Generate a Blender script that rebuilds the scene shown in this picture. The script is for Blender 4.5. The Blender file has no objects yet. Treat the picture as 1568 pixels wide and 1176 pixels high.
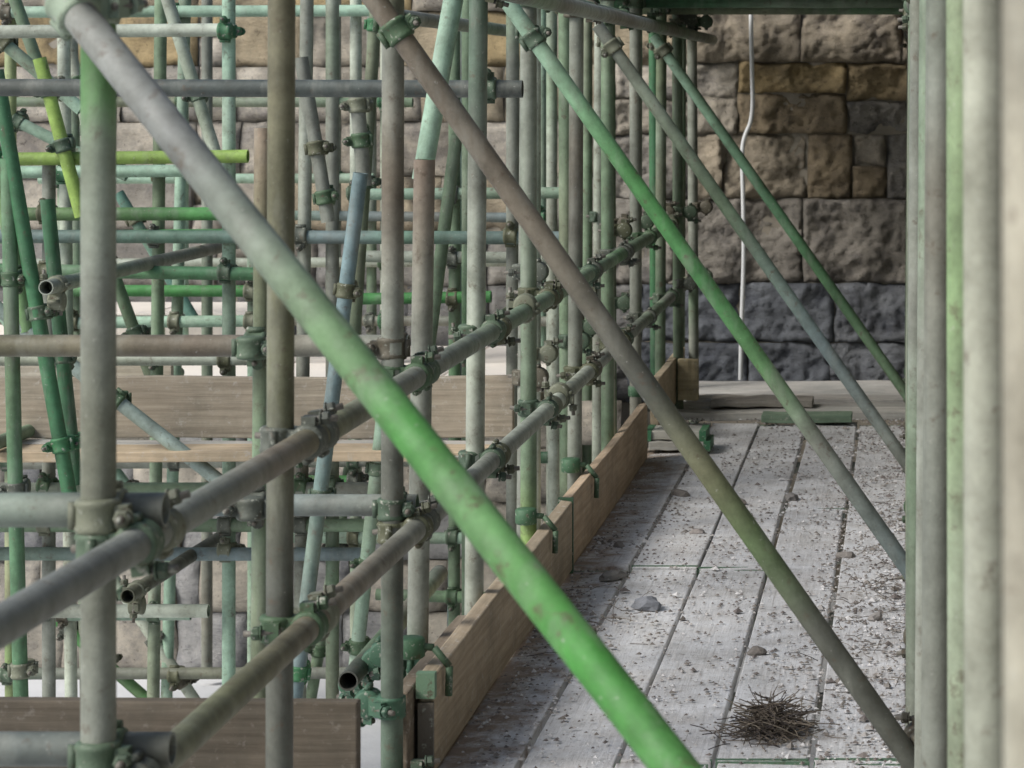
import bpy, math, random
from mathutils import Vector, noise
random.seed(7)
sc=bpy.context.scene
# ------------------------------------------------------------------ palette
GAL=(.205,.22,.19); OLI=(.135,.14,.08); BRN=(.155,.128,.095); MINT=(.27,.40,.31); PALE=(.38,.42,.355)
GRN=(.06,.23,.065); LIME=(.23,.35,.08); DGR=(.04,.125,.06); BLU=(.155,.205,.215); DRK=(.09,.095,.08); GGR=(.145,.21,.135)
def mixc(a,b,t): return tuple(a[i]*(1-t)+b[i]*t for i in range(3))
def mulc(a,k): return tuple(min(1,c*k) for c in a)

class M:
    def __init__(s): s.v=[];s.f=[];s.c=[];s.sm=[]
    def add(s,vs,fs,cs,smooth=False):
        o=len(s.v); s.v+= [tuple(v) for v in vs]; s.f+=[tuple(i+o for i in f) for f in fs]
        if isinstance(cs,tuple): cs=[cs]*len(vs)
        s.c+=list(cs); s.sm+=[smooth]*len(fs)
    def obj(s,name,mat,parent=None,bevel=0):
        me=bpy.data.meshes.new(name); me.from_pydata(s.v,[],s.f)
        a=me.color_attributes.new('Col','FLOAT_COLOR','POINT')
        a.data.foreach_set('color',[x for c in s.c for x in (c[0],c[1],c[2],1)])
        me.polygons.foreach_set('use_smooth',s.sm)
        me.materials.append(mat); me.update()
        ob=bpy.data.objects.new(name,me); sc.collection.objects.link(ob)
        if parent: ob.parent=parent
        if bevel:
            b=ob.modifiers.new('Bevel','BEVEL'); b.width=bevel; b.segments=2; b.limit_method='ANGLE'
        return ob
def empty(name):
    e=bpy.data.objects.new(name,None); sc.collection.objects.link(e); return e
def frame(d):
    d=d.normalized(); a=Vector((0,0,1)) if abs(d.z)<.9 else Vector((1,0,0))
    u=d.cross(a).normalized(); return u,d.cross(u).normalized()
def revolve(m,c,d,prof,col,seg=14,smooth=True):
    u,w=frame(d); d=d.normalized(); vs=[];fs=[]
    for (h,r) in prof:
        for k in range(seg):
            a=2*math.pi*k/seg; vs.append(c+d*h+u*(r*math.cos(a))+w*(r*math.sin(a)))
    for i in range(len(prof)-1):
        for k in range(seg):
            k2=(k+1)%seg; fs.append((i*seg+k,i*seg+k2,(i+1)*seg+k2,(i+1)*seg+k))
    fs.append(tuple(range(seg-1,-1,-1))); n=(len(prof)-1)*seg; fs.append(tuple(range(n,n+seg)))
    m.add(vs,fs,col,smooth)
def cyl(m,a,b,r,col,seg=8,smooth=False):
    revolve(m,a,b-a,[(0,r),((b-a).length,r)],col,seg,smooth)
def box(m,c,ax,ay,az,sx,sy,sz,col):
    vs=[c+ax*(i*sx/2)+ay*(j*sy/2)+az*(k*sz/2) for i in(-1,1) for j in(-1,1) for k in(-1,1)]
    m.add(vs,[(0,1,3,2),(4,6,7,5),(0,4,5,1),(2,3,7,6),(0,2,6,4),(1,5,7,3)],col)
R=.0255
def tube(m,p0,p1,col,r=R,wild=.4,seg=18):
    """hollow scaffold tube; col = colour or list of (t,colour) paint stops"""
    p0=Vector(p0);p1=Vector(p1);L=(p1-p0).length;d=(p1-p0).normalized();u,w=frame(d)
    if isinstance(col,tuple) :
        k=random.uniform(.85,1.18); base=mulc(col,k); st=[];t=0
        while t<1:
            q=random.random()
            c=base if q>wild else random.choice([mixc(base,GRN,.35),mixc(base,GGR,.6),mixc(base,BRN,.5),mixc(base,PALE,.4),mixc(base,OLI,.5)])
            st.append((t,c)); t+=random.uniform(.15,.7)/max(L,.4)
        st.append((1,base))
    else: st=col
    n=max(2,int(L/.06)); vs=[];cs=[];fs=[]
    ph=random.uniform(0,50)
    for i in range(n+1):
        t=i/n
        for j in range(len(st)-1):
            if st[j][0]<=t<=st[j+1][0]+1e-6:
                q=(t-st[j][0])/max(1e-6,st[j+1][0]-st[j][0]); c=mixc(st[j][1],st[j+1][1],q); break
        else: c=st[-1][1]
        k=1+.28*noise.noise(Vector((t*L*5+ph,ph,0)))
        bow=u*(math.sin(t*math.pi)*.006*math.sin(ph))
        for s in range(seg):
            a=2*math.pi*s/seg; q=u*(r*math.cos(a))+w*(r*math.sin(a)); vs.append(p0+d*(t*L)+bow+q)
            cs.append(mulc(c,k*(1+.2*noise.noise(Vector((math.cos(a)*1.2+ph,math.sin(a)*1.2,t*L*2))))))
    for i in range(n):
        for s in range(seg):
            s2=(s+1)%seg; fs.append((i*seg+s,i*seg+s2,(i+1)*seg+s2,(i+1)*seg+s))
    m.add(vs,fs,cs,True)
    for e,dd in((p0,d),(p1,-d)):
        vs=[]; rr=[(0,r),(0,r*.85),(.12,r*.85)]
        for h,q in rr:
            for s in range(seg):
                a=2*math.pi*s/seg; vs.append(e+dd*h+u*(q*math.cos(a))+w*(q*math.sin(a)))
        fs=[(i*seg+s,i*seg+(s+1)%seg,(i+1)*seg+(s+1)%seg,(i+1)*seg+s) for i in range(2) for s in range(seg)]
        fs.append(tuple(range(2*seg,3*seg)))
        m.add(vs,fs,[st[0][1]]*seg*2+[(.03,.03,.03)]*seg)
CC=[(.085,.09,.05),(.055,.10,.05),(.06,.095,.06),(.095,.085,.06),(.09,.10,.08),(.15,.16,.11),(.08,.12,.075)]
def coupler(m,c1,d1,c2,d2,col=None):
    """double coupler: two hinged bands, body, T-bolts with nuts"""
    c1=Vector(c1);c2=Vector(c2);d1=Vector(d1).normalized();d2=Vector(d2).normalized()
    n=(c2-c1); n=n.normalized() if n.length>1e-4 else frame(d1)[0]
    col=col or random.choice(CC)
    mid=(c1+c2)/2
    for c,d,nn in((c1,d1,n),(c2,d2,-n)):
        sd=d.cross(nn).normalized()
        if random.random()<.4: sd=-sd
        revolve(m,c-d*.026,d,[(0,.027),(.002,.031),(.008,.034),(.013,.031),(.039,.031),(.044,.034),(.050,.031),(.052,.027)],col,18)
        cyl(m,c-sd*.036-d*.02,c-sd*.036+d*.02,.008,mulc(col,.8),8,True)
        box(m,c+sd*.036,d,sd,nn,.034,.022,.026,mulc(col,.9))
        a=c+sd*.040+nn*.016; b=c+sd*.046-nn*.052
        cyl(m,a,b,.0062,(.13,.12,.10),8,True)
        q=c+sd*.044-nn*.022
        revolve(m,q,(b-a),[(0,.011),(.002,.0135),(.013,.0135),(.016,.010)],mulc(col,.7),6,False)
        revolve(m,q-(b-a).normalized()*.003,(b-a),[(0,.015),(.003,.015)],mulc(col,.8),12,False)
    box(m,mid,d1,n,d1.cross(n).normalized(),.044,.03,.044,col)

# ------------------------------------------------------------------ materials
def newmat(n):
    m=bpy.data.materials.new(n); m.use_nodes=True; nt=m.node_tree; return m,nt,nt.nodes['Principled BSDF']
def N(nt,t,**k):
    n=nt.nodes.new(t)
    for a,b in k.items(): setattr(n,a,b)
    return n
def noi(nt,vec,scale,det=5,rough=.6):
    n=N(nt,'ShaderNodeTexNoise'); n.inputs['Scale'].default_value=scale; n.inputs['Detail'].default_value=det; n.inputs['Roughness'].default_value=rough
    nt.links.new(vec,n.inputs['Vector']); return n.outputs['Fac']
def ramp(nt,fac,a,b,ca=(0,0,0,1),cb=(1,1,1,1)):
    r=N(nt,'ShaderNodeValToRGB'); r.color_ramp.elements[0].position=a; r.color_ramp.elements[1].position=b
    r.color_ramp.elements[0].color=ca; r.color_ramp.elements[1].color=cb
    nt.links.new(fac,r.inputs[0]); return r.outputs[0]
def mix(nt,fac,a,b,mode='MIX'):
    m=N(nt,'ShaderNodeMixRGB',blend_type=mode)
    for s,v in((0,fac),(1,a),(2,b)):
        if isinstance(v,(float,int)): m.inputs[s].default_value=v if s==0 else (v,v,v,1)
        elif isinstance(v,tuple): m.inputs[s].default_value=(*v,1)
        else: nt.links.new(v,m.inputs[s])
    return m.outputs[0]
def obc(nt,scale=None):
    t=N(nt,'ShaderNodeTexCoord').outputs['Object']
    if scale:
        mp=N(nt,'ShaderNodeMapping'); mp.inputs['Scale'].default_value=scale; nt.links.new(t,mp.inputs[0]); t=mp.outputs[0]
    return t
def bump(nt,bs,h,st,dist):
    b=N(nt,'ShaderNodeBump'); b.inputs['Strength'].default_value=st; b.inputs['Distance'].default_value=dist
    nt.links.new(h,b.inputs['Height']); nt.links.new(b.outputs[0],bs.inputs['Normal'])
def att(nt): return N(nt,'ShaderNodeAttribute',attribute_name='Col').outputs['Color']

def tube_mat():
    m,nt,b=newmat('galvanised_painted_steel'); v=obc(nt); c=att(nt)
    c=mix(nt,1.,c,ramp(nt,noi(nt,v,11,7,.72),.3,.72,(.55,.54,.50,1),(1.28,1.28,1.25,1)),'MULTIPLY')
    c=mix(nt,mix(nt,1.,ramp(nt,noi(nt,v,26,6,.7),.58,.70),(.75,.75,.75),'MULTIPLY'),c,(.085,.06,.038))
    c=mix(nt,mix(nt,1.,ramp(nt,noi(nt,v,75,4,.6),.67,.74),(.5,.5,.5),'MULTIPLY'),c,(.38,.38,.34))
    vs=obc(nt,(1,1,.25)); c=mix(nt,mix(nt,1.,ramp(nt,noi(nt,vs,14,5,.6),.52,.78),(.45,.45,.45),'MULTIPLY'),c,(.29,.30,.26))
    nt.links.new(c,b.inputs['Base Color']); b.inputs['Metallic'].default_value=.0; b.inputs['Specular IOR Level'].default_value=.45
    nt.links.new(ramp(nt,noi(nt,v,18),.2,.8,(.38,.38,.38,1),(.8,.8,.8,1)),b.inputs['Roughness'])
    bump(nt,b,noi(nt,v,110,6,.75),.5,.003); return m
def fitting_mat():
    m,nt,b=newmat('worn_coupler_steel'); v=obc(nt); c=att(nt)
    c=mix(nt,ramp(nt,noi(nt,v,40,6,.7),.58,.70),c,(.085,.06,.038))
    c=mix(nt,ramp(nt,noi(nt,v,70,3,.6),.60,.68),c,(.28,.29,.24))
    nt.links.new(c,b.inputs['Base Color']); b.inputs['Roughness'].default_value=.6; b.inputs['Metallic'].default_value=.1
    bump(nt,b,noi(nt,v,150,4,.7),.5,.003); return m
def wood_mat(name,axis,dusty,dc=(.47,.45,.41)):
    m,nt,b=newmat(name); g={'X':(1.5,40,40),'Y':(40,1.5,40)}[axis]
    c=att(nt); vg=obc(nt,g); v=obc(nt)
    c=mix(nt,1.,c,ramp(nt,noi(nt,vg,1.6,8,.68),.28,.72,(.62,.60,.57,1),(1.15,1.15,1.14,1)),'MULTIPLY')
    c=mix(nt,mix(nt,1.,ramp(nt,noi(nt,v,4,7,.7),.42,.62),(.75,.75,.75),'MULTIPLY'),c,mix(nt,1.,c,(.66,.69,.70),'MULTIPLY'))
    if dusty:
        c=mix(nt,ramp(nt,noi(nt,v,7,8,.7),.28,.62),c,(.62,.625,.63))
        c=mix(nt,mix(nt,1.,ramp(nt,noi(nt,vg,2.6,7,.7),.56,.68),(.6,.6,.6),'MULTIPLY'),c,(.27,.25,.23))
        c=mix(nt,ramp(nt,noi(nt,v,48,7,.8),.57,.64),c,(.20,.18,.165))
        c=mix(nt,ramp(nt,noi(nt,v,95,3,.6),.65,.69),c,(.72,.72,.72))
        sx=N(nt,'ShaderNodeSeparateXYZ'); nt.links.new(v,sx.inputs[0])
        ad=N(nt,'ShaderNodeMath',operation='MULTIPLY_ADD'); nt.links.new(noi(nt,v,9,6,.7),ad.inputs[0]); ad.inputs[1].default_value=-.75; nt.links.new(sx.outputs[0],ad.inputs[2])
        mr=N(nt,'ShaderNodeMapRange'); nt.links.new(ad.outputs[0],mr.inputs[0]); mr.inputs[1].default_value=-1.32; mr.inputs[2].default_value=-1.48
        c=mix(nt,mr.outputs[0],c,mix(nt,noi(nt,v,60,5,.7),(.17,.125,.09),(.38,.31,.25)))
        h=mix(nt,.5,noi(nt,v,80,6,.75),noi(nt,vg,2,6,.6)); bump(nt,b,h,.8,.007)
    else:
        c=mix(nt,mix(nt,1.,ramp(nt,noi(nt,v,35,6,.75),.57,.66),(.5,.5,.5),'MULTIPLY'),c,dc)
        bump(nt,b,noi(nt,vg,2.5,8,.7),.5,.004)
    nt.links.new(c,b.inputs['Base Color']); b.inputs['Roughness'].default_value=.88; b.inputs['Specular IOR Level'].default_value=.2
    return m
def stone_mat():
    m,nt,b=newmat('weathered_sandstone'); v=obc(nt); c=att(nt)
    c=mix(nt,1.,c,ramp(nt,noi(nt,v,6,10,.76),.3,.7,(.58,.58,.59,1),(1.28,1.26,1.22,1)),'MULTIPLY')
    c=mix(nt,ramp(nt,noi(nt,v,2.0,9,.78),.50,.62),c,mix(nt,1.,c,(.60,.61,.66),'MULTIPLY'))
    c=mix(nt,ramp(nt,noi(nt,v,30,7,.8),.57,.66),c,mix(nt,1.,c,(.42,.41,.41),'MULTIPLY'))
    nt.links.new(c,b.inputs['Base Color']); b.inputs['Roughness'].default_value=.92; b.inputs['Specular IOR Level'].default_value=.2
    vs=obc(nt,(.6,1,1.4))
    bump(nt,b,noi(nt,vs,13,12,.8),1.,.035); return m
def plain(name,col,sc1=5,rough=.9,var=.3,bs=.4):
    m,nt,b=newmat(name); v=obc(nt)
    c=mix(nt,noi(nt,v,sc1,8,.65),mulc(col,1-var),mulc(col,1+var))
    nt.links.new(c,b.inputs['Base Color']); b.inputs['Roughness'].default_value=rough
    bump(nt,b,noi(nt,v,sc1*6,6,.7),bs,.01); return m
def attmat(name,rough=.9):
    m,nt,b=newmat(name); c=mix(nt,1.,att(nt),ramp(nt,noi(nt,obc(nt),60,5,.7),.3,.7,(.7,.7,.7,1),(1.2,1.2,1.2,1)),'MULTIPLY')
    nt.links.new(c,b.inputs['Base Color']); b.inputs['Roughness'].default_value=rough; return m
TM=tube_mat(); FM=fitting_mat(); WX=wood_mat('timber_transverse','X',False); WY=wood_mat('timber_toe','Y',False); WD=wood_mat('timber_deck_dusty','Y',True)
WK=wood_mat('timber_dark_weathered','X',False,(.20,.18,.155))
SM=stone_mat()

# ------------------------------------------------------------------ walkway scaffold
F=4200.
BAY=1.148
Ys=[F/1047+ (i-3)*BAY for i in range(0,13)]
XR=-1.18; XL=-1.12; ZA=-.67; ZB=-1.02; ZC=.27
walk=empty('walkway_scaffolding')
T=M(); C=M()
UP=Vector((0,0,1)); AY=Vector((0,1,0)); AX=Vector((1,0,0))
postcol={3:[(0,GAL),(.2,PALE),(.45,GAL),(.55,mixc(OLI,GAL,.5)),(.6,GAL),(.655,(.21,.25,.19)),(.675,(.10,.24,.08)),(.70,(.10,.23,.08)),(.72,OLI),(1,OLI)],
 4:[(0,BLU),(.2,DRK),(.45,DRK),(.55,OLI),(.7,mixc(OLI,BRN,.4)),(1,(.17,.16,.09))],
 5:[(0,DGR),(.2,(.08,.15,.10)),(.42,DRK),(.55,GAL),(.62,BRN),(.7,GAL),(.74,OLI),(1,OLI)],
 6:[(0,PALE),(.3,GAL),(.5,PALE),(.62,GAL),(.68,(.11,.16,.12)),(1,(.08,.12,.08))],
 7:[(0,GGR),(.3,LIME),(.38,GGR),(.7,GAL),(.85,PALE),(1,GGR)]}
for i,y in enumerate(Ys):
    if i>=3:
        dx={4:.012,6:.03}.get(i,random.uniform(-.01,.02))
        tube(T,(XR,y,-2.74),(XR+dx,y,1.3),postcol.get(i,random.choice([GAL,GGR,GAL,DRK,PALE])))
        for z in(ZA,ZB,ZC):
            coupler(C,(XR,y,z+random.uniform(-.01,.01)),UP,(XL,y,z),AY)
tube(T,(XL,2.0,ZA),(XL,8.1,ZA),[(0,GAL),(.25,(.17,.18,.17)),(.4,GAL),(.47,BRN),(.55,OLI),(.7,GAL),(1,GGR)])
tube(T,(XL+.002,8.12,ZA),(XL,13.6,ZA),GGR)
tube(T,(XL,2.6,ZB),(XL,8.9,ZB),[(0,GAL),(.3,OLI),(.45,BRN),(.6,GAL),(.8,GAL),(1,PALE)])
tube(T,(XL,8.92,ZB),(XL,14.0,ZB),GAL)
tube(T,(XL,3.0,ZC),(XL,14.6,ZC),GGR)
tube(T,(XL+.10,6.0,ZC-.03),(XL+.10,14.6,ZC-.03),GAL)
coupler(C,(XL,8.1,ZA),AY,(XL,8.1,ZA+.02),AY); coupler(C,(XL,8.9,ZB),AY,(XL,8.9,ZB+.02),AY)
for y,z in((Ys[3]+.12,ZA),(Ys[4]+.1,ZA),(Ys[5]+.1,ZA),(Ys[5]+.1,ZB),(Ys[4]+.1,ZB),(Ys[6]+.12,ZA),(Ys[6]+.1,ZB),(Ys[7]+.12,ZA),(Ys[7]+.1,ZB),(Ys[8]+.1,ZB),(Ys[8]+.13,ZA),(Ys[9]+.13,ZA),(Ys[9]+.1,ZB)):
    coupler(C,(XL,y,z),AY,(XL-.055,y,z-.01),(.2,.1,1))
def lerp3(a,b,t): return tuple(a[k]+(b[k]-a[k])*t for k in range(3))
A0=(-1.161,3.92,.075);A1=(-.271,3.20,-.797)
G1=(.055,.245,.04)
tube(T,lerp3(A0,A1,-.16),lerp3(A0,A1,1.55),[(0,GAL),(.09,(.23,.24,.225)),(.2,(.17,.18,.175)),(.30,(.18,.22,.17)),(.36,(.14,.235,.12)),(.40,(.12,.235,.10)),(.45,G1),(.49,(.12,.25,.10)),(.55,(.09,.235,.07)),(.60,G1),(.68,(.075,.235,.06)),(.74,G1),(1,G1)],seg=32)
d=Vector((1.13,0,-1.6)).normalized()
def rake(y,xt,zt,col,xb=.05):
    k=1.415
    tube(T,(xt,y,zt),(xb,y-.02,zt-(xb-xt)*k),col)
    zc=zt-(XR+.03-xt)*k
    coupler(C,(XR,y+.10,zc+.02) ,UP,(XR+.03,y,zc),d)
    coupler(C,(.045,y,zt-(.03-xt)*k+.05),UP,(.03,y,zt-(.03-xt)*k),d)
rake(Ys[5]-.09,-1.23,.235,[(0,BRN),(.3,(.15,.13,.10)),(.5,DRK),(.62,OLI),(.7,(.12,.18,.08)),(.8,DRK),(1,DRK)])
rake(Ys[7]-.09,-1.24,.27,[(0,MINT),(.12,(.2,.32,.22)),(.3,(.08,.25,.08)),(.5,(.075,.24,.08)),(.62,(.11,.24,.10)),(.75,GAL),(1,BLU)])
rake(Ys[9]-.09,-1.21,.235,[(0,GAL),(.4,GGR),(.7,BLU),(1,GAL)])
rake(Ys[11]-.09,-1.20,.235,[(0,MINT),(.4,(.12,.25,.15)),(.6,(.08,.19,.09)),(1,GGR)])
coupler(C,(-1.18,4.01,.115),UP,(-1.20,3.955,.11),(.75,-.6,-.7),(.24,.30,.22))
coupler(C,(-1.18,4.01,.19),UP,(-1.125,4.01,.19),AY,(.10,.13,.085))
rc={1:(.33,.31,.25),2:(.32,.33,.27),3:(.235,.29,.185),4:(.29,.29,.22)}
for i,y in enumerate(Ys):
    if i<1: continue
    c=rc.get(i,random.choice([PALE,GGR,GAL,mixc(PALE,OLI,.4)]))
    if i<5:
        g=mixc(c,(.16,.30,.10),.5); st=[(0,c),(.3,mixc(c,PALE,.3)),(.45,g if i==3 else c),(.6,c),(.68,mixc(c,OLI,.5)),(.8,g),(1,c)]
    else: st=c
    tube(T,(.089,y,-1.6),(.084,y,1.3),st)
    if i==2: tube(T,(.128,y+.45,-1.6),(.124,y+.45,1.2),mixc(PALE,OLI,.5))
    if i>=3:
        X2={3:.052,4:.047}.get(i,.030)
        tube(T,(X2-.004,y+.45,-1.6),(X2+.012,y+.45,.9),random.choice([GGR,PALE,mixc(PALE,OLI,.5),GAL]),r=.0245)
        tube(T,(.15,y+.7,-1.6),(.15,y+.7,.9),random.choice([GGR,PALE,GAL]))
        if i>=5:
            for z in(ZC-.02,-1.5): coupler(C,(.087,y,z),UP,(.03,y,z),AY)
tube(T,(.035,6,ZC-.02),(.035,14.6,ZC-.02),GAL)
for i,y in enumerate(Ys):
    if 5<=i<=11:
        tube(T,(-1.5,y+.06,.365),(.3,y+.06,.365),random.choice([GGR,DGR,GAL]))
        coupler(C,(XR,y,.36),UP,(XR,y+.055,.365),AX)
    tube(T,(-1.35,y+.06,-1.69),(.3,y+.06,-1.69),GAL)
y1=Ys[3]+.055; y3=Ys[5]+.055
for yy,z,xe,c in((y1,-.63,-1.095,[(0,GAL),(.6,GAL),(.85,(.25,.31,.26)),(1,DRK)]),(y1,-.985,-1.085,[(0,GAL),(.7,BLU),(1,DRK)]),
                 (y3,-.605,-1.15,[(0,GAL),(.5,OLI),(.8,BRN),(1,GAL)]),(y3,-.975,-1.13,[(0,GGR),(.5,GAL),(.8,BLU),(1,GAL)])):
    tube(T,(-3.6,yy,z),(xe,yy,z),c)
    coupler(C,(XR,yy-.055,z),UP,(XR,yy,z),AX)
    if yy==y3:
        coupler(C,(-1.505,yy,z),AX,(-1.505,yy-.05,z),UP)
tube(T,(-3.5,7.9,-.005),(-1.10,7.9,-.012),[(0,DRK),(.7,(.07,.085,.08)),(1,(.06,.07,.065))])
coupler(C,(-1.20,7.9,-.01),AX,(-1.20,7.95,-.01),UP)
tube(T,(-1.26,7.0,-2.74),(-1.225,7.0,-.19),[(0,DGR),(.3,(.08,.17,.09)),(.55,GAL),(.8,GAL),(.9,mixc(BRN,GAL,.4)),(1,(.20,.155,.12))],r=.027)
tube(T,(-1.52,6.42,-2.74),(-1.50,6.42,-.10),[(0,PALE),(.4,OLI),(.7,GGR),(.9,OLI),(1,(.26,.20,.145))],r=.022)
tube(T,(-1.20,7.5,.42),(-1.32,7.5,-.26),[(0,MINT),(1,MINT)],r=.027)
tube(T,(-1.40,6.9,-1.5),(-1.39,8.2,-1.46),DRK)
for k in range(5): coupler(C,(-1.255+.02*k,6.98,-1.43-.04*k),UP,(-1.33-.03*k,7.0+.05*k,-1.45-.03*k),AY,(.045,.11,.065))
coupler(C,(XR,Ys[5],-1.43),UP,(XR-.06,Ys[5]+.04,-1.43),AY,(.045,.11,.065))
coupler(C,(XR,Ys[5],-1.60),UP,(XL,Ys[5],-1.60),AY)
for X,Y,c in((-1.34,9.9,PALE),(-1.28,10.4,GGR),(-1.31,11.0,GAL),(-1.25,11.7,PALE),(-1.3,12.2,GGR),(-1.2,13.3,DGR),(-1.1,13.4,GGR),(-1.42,11.4,GAL),(-1.45,12.9,PALE),(-1.22,12.4,MINT),(-1.06,13.9,GAL),(-1.27,9.1,GAL)):
    tube(T,(X,Y,-2.74),(X+random.uniform(-.03,.03),Y,1.2),c)
    for z in(ZA,ZB,ZC):
        if random.random()<.75: coupler(C,(X,Y,z+.05),UP,(X+.055,Y,z+.05),AY)
T.obj('tubes',TM,walk); C.obj('couplers',FM,walk)

# ------------------------------------------------------------------ birdcage scaffold beyond
cage=empty('birdcage_scaffolding'); T=M(); C=M()
V=[
(-2.5875,10.5,-2.74,1,MINT,0),(-2.30,10.5,-2.74,1,GAL,.02),(-2.19,10.5,-2.74,1,GAL,0),(-2.40,12,-2.74,1,PALE,0),
(-3.23,12.7,-2.74,1,GAL,0),(-3.68,14,-1.4,1,MINT,0),(-2.72,14,-1.4,1,GAL,0),(-2.65,14,-1.4,1,PALE,0),(-3.91,12,-2.74,1,(.3,.36,.17),0),
(-3.275,10.5,-2.74,-.3,GAL,0),(-3.18,12,-2.74,1,MINT,.05),(-1.97,12,-2.74,1,GGR,0),(-2.0,14,-1.4,1,GAL,0),(-1.34,10.5,-2.74,-.75,PALE,0),
(-3.62,12,-2.74,1,GAL,-.04),(-2.05,12.6,-2.74,1,BLU,.03),(-1.75,11,-2.74,1,GGR,0),(-1.62,12.6,-2.74,1,PALE,0),(-2.9,14,-1.4,1,GAL,0),(-4.3,14,-1.4,1,PALE,0),
(-1.5,10.5,-2.74,1,GAL,0),(-1.85,14,-1.4,1,MINT,0),(-1.55,13.4,-2.74,1,GGR,0),(-3.05,11.2,-2.74,1,GGR,.02),(-3.42,11.2,-2.74,1,PALE,-.02),(-2.85,12,-2.74,-.6,MINT,0),(-3.8,14,-1.4,1,GAL,0),(-4.05,14,-1.4,1,PALE,.03)]
for X,Y,a,b,c,l in V: tube(T,(X-l,Y,a),(X+l,Y,b),c)
H=[
(-3.39,-2.5,10.5,-.275,LIME),(-3.34,-2.55,10.5,-.4875,GRN),(-3.9,-1.29,10.5,-.575,BLU),(-3.6,-2.45,10.5,-.7125,(.07,.19,.09)),
(-3.7,-2.8,12,-.9,GRN),(-4.9,-2.5,14,-.083,GGR),(-4.2,-2.2,12,.314,MINT),(-3.7,-2.6,10.5,.205,PALE),(-4.4,-2.7,14,-.467,MINT),
(-2.36,-1.42,12,-.471,MINT),(-3.5,-1.9,14,-.667,BLU),(-2.4,-1.42,12,-.757,PALE),(-2.42,-1.8,12,-.929,GRN),(-3.6,-2.8,12,-1.03,MINT),
(-3.8,-2.4,10.5,-1.045,PALE),(-3.9,-2.05,10.5,-1.675,GGR),(-3.9,-2.05,10.5,-1.775,BLU),(-2.7,-1.9,12,-1.97,MINT),(-3.9,-2.65,10.5,-2.0,PALE),
(-4,-2.2,12,-2.571,GAL),(-3.9,-2.0,10.5,-1.53,GAL),(-2.3,-1.6,12,-2.23,GGR),(-4.1,-1.6,12,-1.64,GAL),(-4.6,-1.7,14,-.9,PALE),(-4.6,-1.7,14,-1.2,GAL),
(-2.8,-2.4,12,-1.72,GRN),(-2.1,-1.5,12,-1.62,DGR),(-3.9,-2.9,11.2,-.36,MINT),(-3.9,-2.6,11.2,-.62,GRN),(-3.9,-2.9,11.2,-1.1,GGR),(-3.9,-2.9,11.2,-2.15,MINT)]
for a,b,Y,z,c in H:
    tube(T,(a,Y-.055,z+random.uniform(-.012,.012)),(b,Y-.055,z+random.uniform(-.012,.012)),c)
    for X,Y2,za,zb,cc,l in V:
        if abs(Y2-Y)<.05 and a-.05<X<b+.05 and za<z<zb and random.random()<.65:
            coupler(C,(X,Y,z),UP,(X,Y-.055,z),AX,random.choice(CC+[(.04,.13,.06)]))
S=[
((-3.09,9.33,0.05),(-2.83,9.33,-1.45),(.04,.13,.06)),((-3.28,10.4,.1),(-3.12,10.4,-.5),LIME),((-3.7,12,.4),(-3.55,12,-.3),PALE),
((-4.0,12,-.1),(-3.4,12,-.4),MINT),((-3.35,10.0,-.78),(-2.49,10.0,-1.45),(.28,.35,.32)),((-1.85,9.33,-.30),(-2.1,9.33,-2.3),(.14,.205,.22)),
((-1.90,10,-1.2),(-2.01,10,-2.2),MINT),((-3.64,12.7,-.5),(-3.28,12.7,-1.1),(.10,.21,.17)),((-3.5,12,-2.1),(-3.1,12,-2.7),PALE),
((-3.75,12,-2.3),(-3.3,12,-2.7),GRN),((-2.2,10,.1),(-2.1,10,-.5),GAL),((-3.0,9.6,-.4),(-2.9,9.6,-1.4),DGR),((-3.95,12,-1.0),(-3.3,12,-1.9),MINT),
((-1.78,10.9,-.2),(-1.95,10.9,-1.5),GGR),((-2.35,12,-1.2),(-2.6,12,-2.7),GGR),((-4.0,11,.5),(-3.3,11,-.1),MINT),((-2.1,11,.6),(-2.22,11,-1.2),GGR),((-3.05,9.33,-.25),(-3.0,9.33,-2.3),(.08,.17,.09)),
((-3.45,10,.5),(-3.2,10,-.9),(.12,.22,.09)),((-1.9,9.5,.0),(-1.87,9.5,-.35),GAL),((-3.75,11.4,.5),(-3.1,11.4,-1.3),GGR),((-3.0,11.1,.4),(-2.75,11.1,-.4),PALE)]
for a,b,c in S:
    tube(T,a,b,c); a=Vector(a);b=Vector(b)
    for t in(.2,.55,.85):
        if random.random()<.7:
            p=a.lerp(b,t); coupler(C,p,b-a,p+Vector((0,.055,0)),random.choice([UP,AX]),random.choice(CC+[(.04,.15,.06)]))
for X,Z,y0,c in((-2.72,-1.79,9.6,DRK),(-2.88,-.68,9.2,GAL),(-3.3,-1.3,9.2,GGR),(-1.7,.23,9.0,GAL),(-2.2,-1.3,9.9,DRK),(-1.62,-.93,10.0,OLI)):
    tube(T,(X,y0,Z),(X+.02,y0+3.2,Z),c); coupler(C,(X,y0+.12,Z),AY,(X,y0+.12,Z-.055),AX)
T.obj('tubes',TM,cage); C.obj('couplers',FM,cage)

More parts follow.
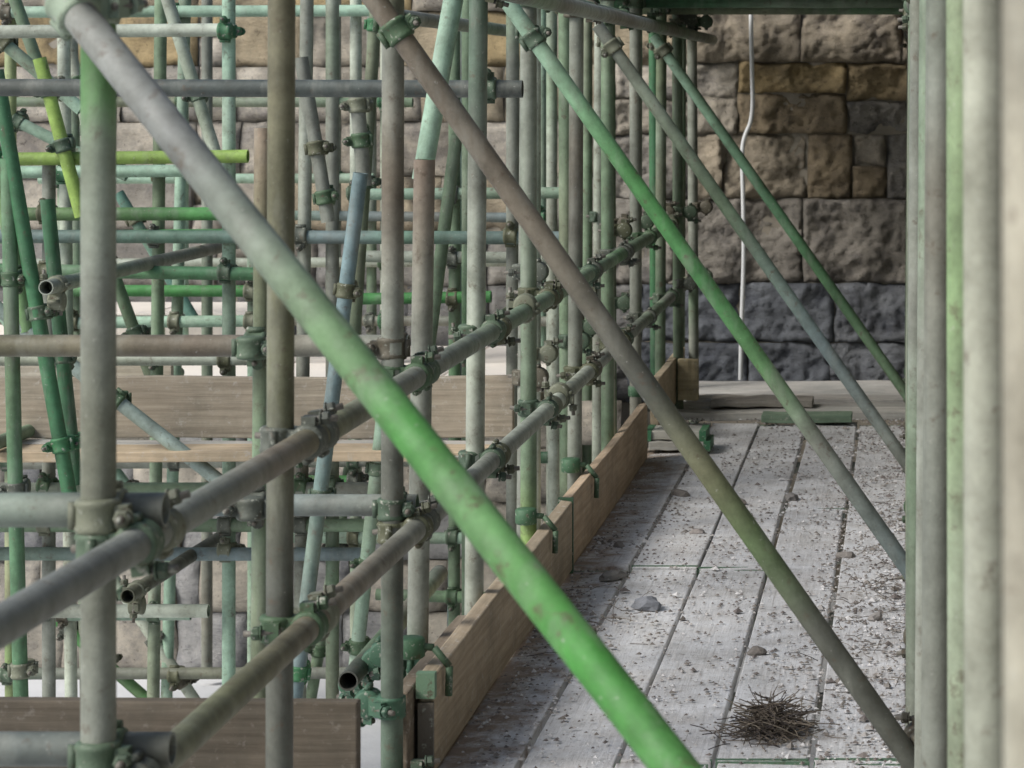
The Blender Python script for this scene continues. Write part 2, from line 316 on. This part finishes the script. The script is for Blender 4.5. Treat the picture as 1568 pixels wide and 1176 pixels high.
# ------------------------------------------------------------------ timber
def plank(m,x0,x1,y0,y1,z0,z1,col,j=.0,along='Y'):
    r=lambda:random.uniform(-j,j)
    n=7; vs=[];cs=[];fs=[]
    k=random.uniform(.88,1.12); col=mulc(col,k); w=[r()*.5 for _ in range(n)]; h=[r() for _ in range(n)]
    tw=r()
    for i in range(n):
        t=i/(n-1)
        if along=='Y':
            y=y0+(y1-y0)*t
            q=[(x0+w[i],y,z0+h[i]),(x1+w[i],y,z0+h[i]),(x1+w[i],y,z1+h[i]+tw),(x0+w[i],y,z1+h[i]-tw)]
        else:
            x=x0+(x1-x0)*t
            q=[(x,y0+w[i],z0+h[i]),(x,y0+w[i],z1+h[i]),(x,y1+w[i],z1+h[i]),(x,y1+w[i],z0+h[i])]
        vs+=q; cs+=[col]*4
    for i in range(n-1):
        for s in range(4): s2=(s+1)%4; fs.append((i*4+s,(i+1)*4+s,(i+1)*4+s2,i*4+s2))
    fs.append((0,1,2,3)); e=(n-1)*4; fs.append((e+3,e+2,e+1,e)); m.add(vs,fs,cs)
deck=empty('scaffold_board_deck'); D=M(); E=M()
ZD=-1.62; DW=(.53,.51,.49)
xs=[-1.155,-.922,-.694,-.457,-.220,.012]; ends=[(.2,5.29,9.19,13.09),(.2,5.29,9.19,13.09),(.2,2.67,6.57,9.19,13.09),(.2,2.67,6.57,10.47,13.2),(.2,2.67,6.57,10.47,13.1),(.2,5.29,9.19,13.09)]
for x,es in zip(xs,ends):
    for a,b in zip(es,es[1:]):
        zz=random.uniform(-.006,.006); x0=x+.008+random.uniform(-.004,.004); x1=x0+.218
        plank(D,x0,x1,a+.008,b-.008,ZD-.038+zz,ZD+zz,DW,.003)
        for yy in(a+.012,b-.032):
            box(E,Vector(((x0+x1)/2,yy+.01,ZD-.0185+zz)),AX,AY,UP,.2225,.012,.040,random.choice([(.08,.15,.09),(.10,.17,.11),(.2,.22,.18)]))
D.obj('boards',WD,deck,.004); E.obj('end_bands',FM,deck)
tb=empty('toe_board'); D=M()
plank(D,-1.143,-1.105,6.45,9.12,-1.615,-1.385,(.47,.385,.28),.004)
plank(D,-1.147,-1.109,9.15,11.85,-1.615,-1.38,(.48,.37,.26),.004)
plank(D,-1.19,-1.152,6.36,7.3,-1.70,-1.41,(.23,.19,.145),.003)
D.obj('boards',WY,tb,.004)
E=M(); box(E,Vector((-1.128,9.135,-1.5)),AX,AY,UP,.05,.024,.25,(.03,.08,.04)); box(E,Vector((-1.124,6.447,-1.41)),AX,AY,UP,.044,.03,.06,(.13,.22,.14)); box(E,Vector((-1.124,6.445,-1.53)),AX,AY,UP,.036,.02,.16,(.13,.115,.09))
for y in(Ys[5]+.25,Ys[7]-.05,Ys[8]-.05,Ys[10]):
    for a,b in(((XR,y,-1.34),(-1.125,y,-1.345)),((-1.125,y,-1.345),(-1.088,y,-1.39)),((-1.088,y,-1.39),(-1.09,y,-1.46))):
        cyl(E,Vector(a),Vector(b),.009,(.06,.11,.06),8,True)
    revolve(E,Vector((XR,y,-1.37)),UP,[(0,.028),(.005,.034),(.045,.034),(.05,.028)],(.05,.12,.06),16)
E.obj('clips',FM,tb)
st=empty('plank_stack'); D=M()
plank(D,-1.12,-.86,12.0,12.23,-1.60,-1.562,(.45,.44,.40),.003,'X'); plank(D,-1.13,-.88,12.02,12.24,-1.558,-1.52,(.47,.46,.41),.003,'X')
plank(D,-1.12,.05,13.27,13.49,-1.623,-1.585,(.48,.465,.43),.006,'X'); plank(D,-1.15,.06,13.52,13.74,-1.625,-1.587,(.42,.41,.38),.008,'X')
plank(D,-1.10,.06,13.78,14.0,-1.618,-1.58,(.50,.48,.45),.008,'X'); plank(D,-1.2,.07,14.04,14.7,-1.62,-1.582,(.52,.51,.49),.006,'X')
plank(D,-.95,-.45,13.4,13.62,-1.575,-1.540,(.38,.35,.31),.004,'X')
plank(D,-1.15,-1.112,12.4,13.9,-1.55,-1.33,(.45,.37,.26),.003); plank(D,-1.10,-1.0,13.3,13.34,-1.53,-1.33,(.38,.32,.2),.003,'X')
plank(D,-.68,-.25,13.02,13.2,-1.605,-1.57,(.20,.28,.2),.003,'X')
D.obj('planks',WX,st,.004)
E=M()
for x,y,z in((-.865,12.115,-1.581),(-.885,12.13,-1.539),(-1.125,12.13,-1.539)): box(E,Vector((x,y,z)),AX,AY,UP,.03,.236,.044,(.04,.15,.07))
E.obj('end_bands',FM,st)
lb=empty('birdcage_board_run'); D=M()
plank(D,-3.46,-1.47,10.30,10.338,-1.325,-1.095,(.36,.315,.25),.006,'X')
plank(D,-4.2,-1.5,9.95,10.17,-1.37,-1.332,(.48,.385,.27),.004,'X'); plank(D,-4.2,-1.5,10.18,10.29,-1.37,-1.332,(.48,.47,.44),.004,'X')
plank(D,-4.2,-3.1,11.6,11.638,-1.30,-1.07,(.48,.43,.35),.004,'X')
D.obj('boards',WX,lb,.004)
fb=empty('foreground_toe_board'); D=M()
plank(D,-3.3,-1.105,5.54,5.578,-1.47,-1.245,(.13,.11,.085),.004,'X'); D.obj('board',WK,fb,.004)
oh=empty('upper_lift_boards'); D=M()
for k in range(7):
    plank(D,-1.36+.237*k,-1.36+.237*k+.225,11.0,14.8,.398,.436,(.34,.38,.30),.003)
D.obj('boards',WY,oh,.004)
D=M(); plank(D,-1.25,.3,12.6,12.64,.355,.43,(.2,.28,.2),.002,'X'); D.obj('edge_board',WX,oh,.003)

# ------------------------------------------------------------------ masonry
def block(m,mp,u0,u1,v0,v1,col,step=.022,rough=1.):
    nu=max(4,int((u1-u0)/step)); nv=max(4,int((v1-v0)/step)); vs=[];cs=[];fs=[]
    off=random.uniform(-.014,.014); ph=Vector((random.uniform(0,99),random.uniform(0,99),0))
    g=.002; tx=random.uniform(-.04,.04); tz=random.uniform(-.05,.05)
    for j in range(nv+1):
        for i in range(nu+1):
            u=u0+g+(u1-u0-2*g)*i/nu; v=v0+g+(v1-v0-2*g)*j/nv
            e=min(u-u0,u1-u,v-v0,v1-v)+.016*noise.noise(Vector((u*9,v*9,3)))
            fall=max(0,1-max(e,0)/.018)**1.3
            p=Vector((u*3.2,v*3.2,0))+ph
            n1=noise.noise(p); n2=noise.noise(p*2.3+Vector((7,3,1)))
            st=math.floor(noise.noise(p*1.3+Vector((1,8,4)))*5)*.007     # fractured ledges
            h=.022*n1-.022*abs(n2)-.014*abs(noise.noise(p*5))+.009*noise.noise(p*12)+.015+st
            d=off+rough*h+tx*(u-u0)+tz*(v-v0)-fall*.026
            uu=u+.011*noise.noise(Vector((u*7,v*7,9))); vv=v+.015*noise.noise(Vector((u*6,v*6,19)))
            vs.append(mp(uu,vv,d)); k=1+.3*noise.noise(p*1.7)-.36*fall; cs.append(mulc(col,max(.3,k)))  # colour darkens towards block edges: joint shadow painted into the stone
    for j in range(nv):
        for i in range(nu):
            a=j*(nu+1)+i; fs.append((a,a+1,a+nu+2,a+nu+1))
    m.add(vs,fs,cs,True)
def masonry(m,mp,u0,u1,courses,colf,wmin,wmax,step,rough=1.):
    for v0,v1 in zip(courses,courses[1:]):
        u=u0-random.uniform(0,.3)
        while u<u1:
            w=random.uniform(wmin,wmax)*(.35 if random.random()<.25 else 1); e=u+w
            if random.random()<.15 and v1-v0>.3:
                mm=v0+(v1-v0)*random.uniform(.4,.6)
                block(m,mp,u,e,v0,mm,colf(u,v0),step,rough); block(m,mp,u,e,mm,v1,colf(u,v1),step,rough)
            else: block(m,mp,u,e,v0,v1,colf(u+w/2,(v0+v1)/2),step,rough)
            u=e
def colback(x,z):
    tan=(.55,.43,.245); br=(.36,.295,.205); gy=(.50,.455,.38); pl=(.64,.59,.505); bl=(.20,.225,.265)
    if x>-1.4: c=random.choice([tan,br,mixc(br,gy,.5),mixc(br,gy,.5),mixc(tan,br,.5)]) if z>-.2 else random.choice([br,mixc(br,gy,.5),mixc(gy,bl,.4),gy])
    else: c=random.choice([gy,pl,mixc(gy,tan,.35),pl,mixc(gy,bl,.3)]) if z<.2 else random.choice([tan,gy,mixc(tan,gy,.5)])
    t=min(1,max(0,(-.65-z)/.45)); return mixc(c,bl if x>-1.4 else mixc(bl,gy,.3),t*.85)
MO=plain('lime_mortar',(.30,.27,.22),12)
wall=empty('stone_wall'); W=M()
CR=[-1.75,-1.40,-1.07,-.62,-.27,.125,.5,.9,1.3,1.7]
masonry(W,lambda u,v,d:(u,15-d,v),-6,-1.75,[-1.75,-1.42,-1.1,-.8,-.5,-.2,.1,.4,.8,1.2,1.6],colback,.32,.7,.03,.9)
masonry(W,lambda u,v,d:(u,15-d,v),-1.6,.45,[c+random.uniform(-.02,.02) for c in CR],colback,.40,.72,.016,1.5)
W.obj('ashlar_blocks',SM,wall)
W=M(); box(W,Vector((-3,15.14,-.2)),AX,AY,UP,7.2,.2,5.2,(.2,.2,.2)); W.obj('mortar_core',MO,wall)
low=empty('lower_stone_wall'); W=M()
masonry(W,lambda u,v,d:(u,13-d,v),-6,-1.72,[-2.78,-2.5,-2.25,-1.98,-1.72,-1.5],lambda x,z:random.choice([(.60,.55,.47),(.54,.50,.43),(.64,.59,.51),(.44,.44,.44)]),.25,.5,.03,.8)
W.obj('ashlar_blocks',SM,low)
W=M(); box(W,Vector((-3.85,13.98,-2.1)),AX,AY,UP,4.2,1.85,1.25,(.2,.2,.2)); W.obj('core',MO,low)
LS=plain('pale_coping_stone',(.76,.71,.64),4,.85,.12)
W=M()
x=-6
while x<-1.8:
    w=random.uniform(.5,.9); e=min(x+w,-1.74); box(W,Vector(((x+e)/2,13.92,-1.452)),AX,AY,UP,e-x-.008,2.06,.06,(.5,.5,.5)); x+=w
W.obj('coping_slabs',LS,low,.008)
W=M()
for k in range(4): box(W,Vector((-5.2+.52*k,14.6,-1.30)),AX,AY,UP,.51,.7,.235,(.5,.5,.5))
W.obj('raised_ledge',LS,low,.01)
side=empty('building_side_wall'); W=M()
masonry(W,lambda u,v,d:(.36-d,u,v),0,15,[-2.78,-2.4,-2.05,-1.7,-1.35,-1,-.65,-.3,.1,.45,.8,1.2,1.6],lambda x,z:random.choice([(.44,.4,.34),(.5,.46,.4),(.4,.37,.32)]),.35,.8,.05,.7)
W.obj('ashlar_blocks',SM,side); W=M(); box(W,Vector((.56,7.5,-.5)),AX,AY,UP,.3,15,4.6,(.2,.2,.2)); W.obj('mortar_core',MO,side)
me=bpy.data.meshes.new('ground'); me.from_pydata([(-600,-600,-2.78),(600,-600,-2.78),(600,600,-2.78),(-600,600,-2.78)],[],[(0,1,2,3)])
me.materials.append(plain('pale_dusty_paving',(.60,.61,.62),2,.9,.2)); g=bpy.data.objects.new('ground',me); sc.collection.objects.link(g)

cu=bpy.data.curves.new('wall_cable','CURVE'); cu.dimensions='3D'; cu.bevel_depth=.012; cu.bevel_resolution=4
sp=cu.splines.new('NURBS'); pts=[(-.835,14.88,1.0),(-.835,14.88,.46),(-.828,14.88,.1),(-.82,14.88,-.18),(-.875,14.88,-.29),(-.882,14.88,-.40),(-.875,14.88,-.6),(-.87,14.88,-.95),(-.885,14.88,-1.3),(-.89,14.88,-1.6)]
sp.points.add(len(pts)-1)
for p,q in zip(sp.points,pts): p.co=(*q,1)
sp.use_endpoint_u=True; sp.order_u=3
ob=bpy.data.objects.new('wall_cable',cu); sc.collection.objects.link(ob); cu.materials.append(plain('white_plastic',(.68,.70,.70),10,.5,.1,.05))

# ------------------------------------------------------------------ debris, stones, twigs
def rock(m,c,sx,sy,sz,col,n=0):
    import bmesh
    bm=bmesh.new(); bmesh.ops.create_icosphere(bm,subdivisions=2 if n else 1,radius=1)
    ph=Vector((random.random()*50,0,0)); a=random.uniform(0,6.28)
    vs=[]
    for v in bm.verts:
        k=1+.45*noise.noise(v.co*1.3+ph); q=v.co*k; x=q.x*sx; y=q.y*sy
        vs.append((c[0]+x*math.cos(a)-y*math.sin(a),c[1]+x*math.sin(a)+y*math.cos(a),c[2]+max(q.z,-.5)*sz))
    m.add(vs,[tuple(v.index for v in f.verts) for f in bm.faces],col,False); bm.free()
D=M(); cols=[(.56,.55,.54),(.22,.20,.18),(.15,.13,.12),(.38,.36,.34),(.18,.16,.14)]
CH=[(1,0,0),(-.8,.5,0),(-.3,-.9,0),(.1,.1,.8),(.4,.8,.1)]
for k in range(15000):
    y=5.6+ (random.random()**.8)*8.0; q=random.random()
    x=random.uniform(-1.1,.2) if q<.58 else (-1.1+abs(random.gauss(0,.10)) if q<.72 else .04-abs(random.gauss(0,.20)))
    if noise.noise(Vector((x*4,y*1.5,5)))<-.12 and random.random()<.6: continue
    if x<-1.1: continue
    s=random.choice([.002,.003,.004,.005,.006,.008]) * (1.0 if random.random()<.96 else 2.0); a=random.uniform(0,6.28); c=random.choice(cols)
    vs=[]
    for p in CH:
        px=p[0]*s*random.uniform(.6,1.3);py=p[1]*s*random.uniform(.8,1.8)
        vs.append((x+px*math.cos(a)-py*math.sin(a),y+px*math.sin(a)+py*math.cos(a),ZD+.003+p[2]*s))
    D.add(vs,[(0,3,4),(4,3,1),(1,3,2),(2,3,0)],c)
D.obj('mortar_debris',attmat('mortar_crumbs'))
RM=attmat('loose_stone')
for x,y,sx,sy,sz,c in((-.80,8.50,.038,.055,.026,(.20,.21,.23)),(-.955,9.0,.026,.05,.018,(.20,.19,.17)),(-.42,7.8,.02,.03,.018,(.2,.18,.16)),(-.66,10.6,.028,.05,.022,(.18,.16,.14)),
    (-.44,10.7,.026,.05,.022,(.18,.17,.16)),(-.88,10.8,.026,.05,.02,(.20,.18,.16)),(-.09,8.3,.02,.03,.016,(.3,.28,.26)),(-.75,9.9,.03,.03,.014,(.3,.27,.25)),(-1.0,9.6,.02,.03,.016,(.2,.18,.16)),(-.2,9.4,.03,.03,.016,(.22,.2,.18))):
    m=M(); rock(m,(x,y,ZD+sz*.4),sx,sy,sz,c,1); m.obj('loose_stone',RM)
D=M()
def twig(c,spread,h,L,r):
    a=random.uniform(0,6.28); rr=abs(random.gauss(0,spread*.5))
    p=Vector(c)+Vector((rr*math.cos(a),rr*math.sin(a)*1.4,random.uniform(.002,h)*max(.1,1-rr/spread)))
    b=random.uniform(0,6.28); dv=Vector((math.cos(b),math.sin(b),random.uniform(-.25,.6)))
    col=random.choice([(.10,.08,.06),(.14,.115,.09),(.05,.04,.035),(.2,.17,.13)])
    for s in range(3):
        q=p+dv*(L/3); q.z=max(q.z,ZD+.003); cyl(D,p,q,r,col,4); p=q; dv+=Vector((random.uniform(-.5,.5),random.uniform(-.5,.5),random.uniform(-.4,.15)))
for k in range(560): twig((-.335,6.85,ZD),.095,.09,random.uniform(.03,.09),.0013)
D.obj('twig_nest',attmat('dry_twigs'))
D=M()
for k in range(220):
    c=random.choice([(-.05,8.6),(-.1,7.7),(0.0,9.5),(-.12,8.9),(-.95,8.3),(-.1,10.5)])
    twig((c[0]+random.gauss(0,.07),c[1]+random.gauss(0,.35),ZD),.06,.015,random.uniform(.03,.09),.001)
D.obj('straw_litter',attmat('dry_straw'))

# ------------------------------------------------------------------ light, camera
sd=Vector((-.66,-.42,.66)).normalized(); el=math.asin(sd.z)
w=bpy.data.worlds.new('World'); sc.world=w; w.use_nodes=True; nt=w.node_tree; bg=nt.nodes['Background']
sk=nt.nodes.new('ShaderNodeTexSky'); sk.sky_type='NISHITA'; sk.sun_disc=False; sk.sun_elevation=el; sk.sun_rotation=math.atan2(sd.x,sd.y)
sk.dust_density=2; sk.air_density=1
nt.links.new(sk.outputs[0],bg.inputs[0]); bg.inputs[1].default_value=.15
L=bpy.data.lights.new('sun','SUN'); L.energy=3.6; L.angle=math.radians(24); L.color=(1,.975,.93)
lo=bpy.data.objects.new('sun',L); lo.rotation_euler=sd.to_track_quat('Z','Y').to_euler(); sc.collection.objects.link(lo)
cd=bpy.data.cameras.new('camera'); cam=bpy.data.objects.new('camera',cd); sc.collection.objects.link(cam)
cam.location=(0,0,0); cam.rotation_euler=(math.radians(90),0,0)
cd.sensor_width=36; cd.lens=36*F/1568; cd.shift_x=-.3833; cd.shift_y=-.2921; cd.clip_start=.05; cd.clip_end=2000
cd.dof.use_dof=True; cd.dof.focus_distance=8.2; cd.dof.aperture_fstop=11
sc.camera=cam
sc.view_settings.view_transform='Standard'; sc.view_settings.look='None'; sc.view_settings.exposure=0
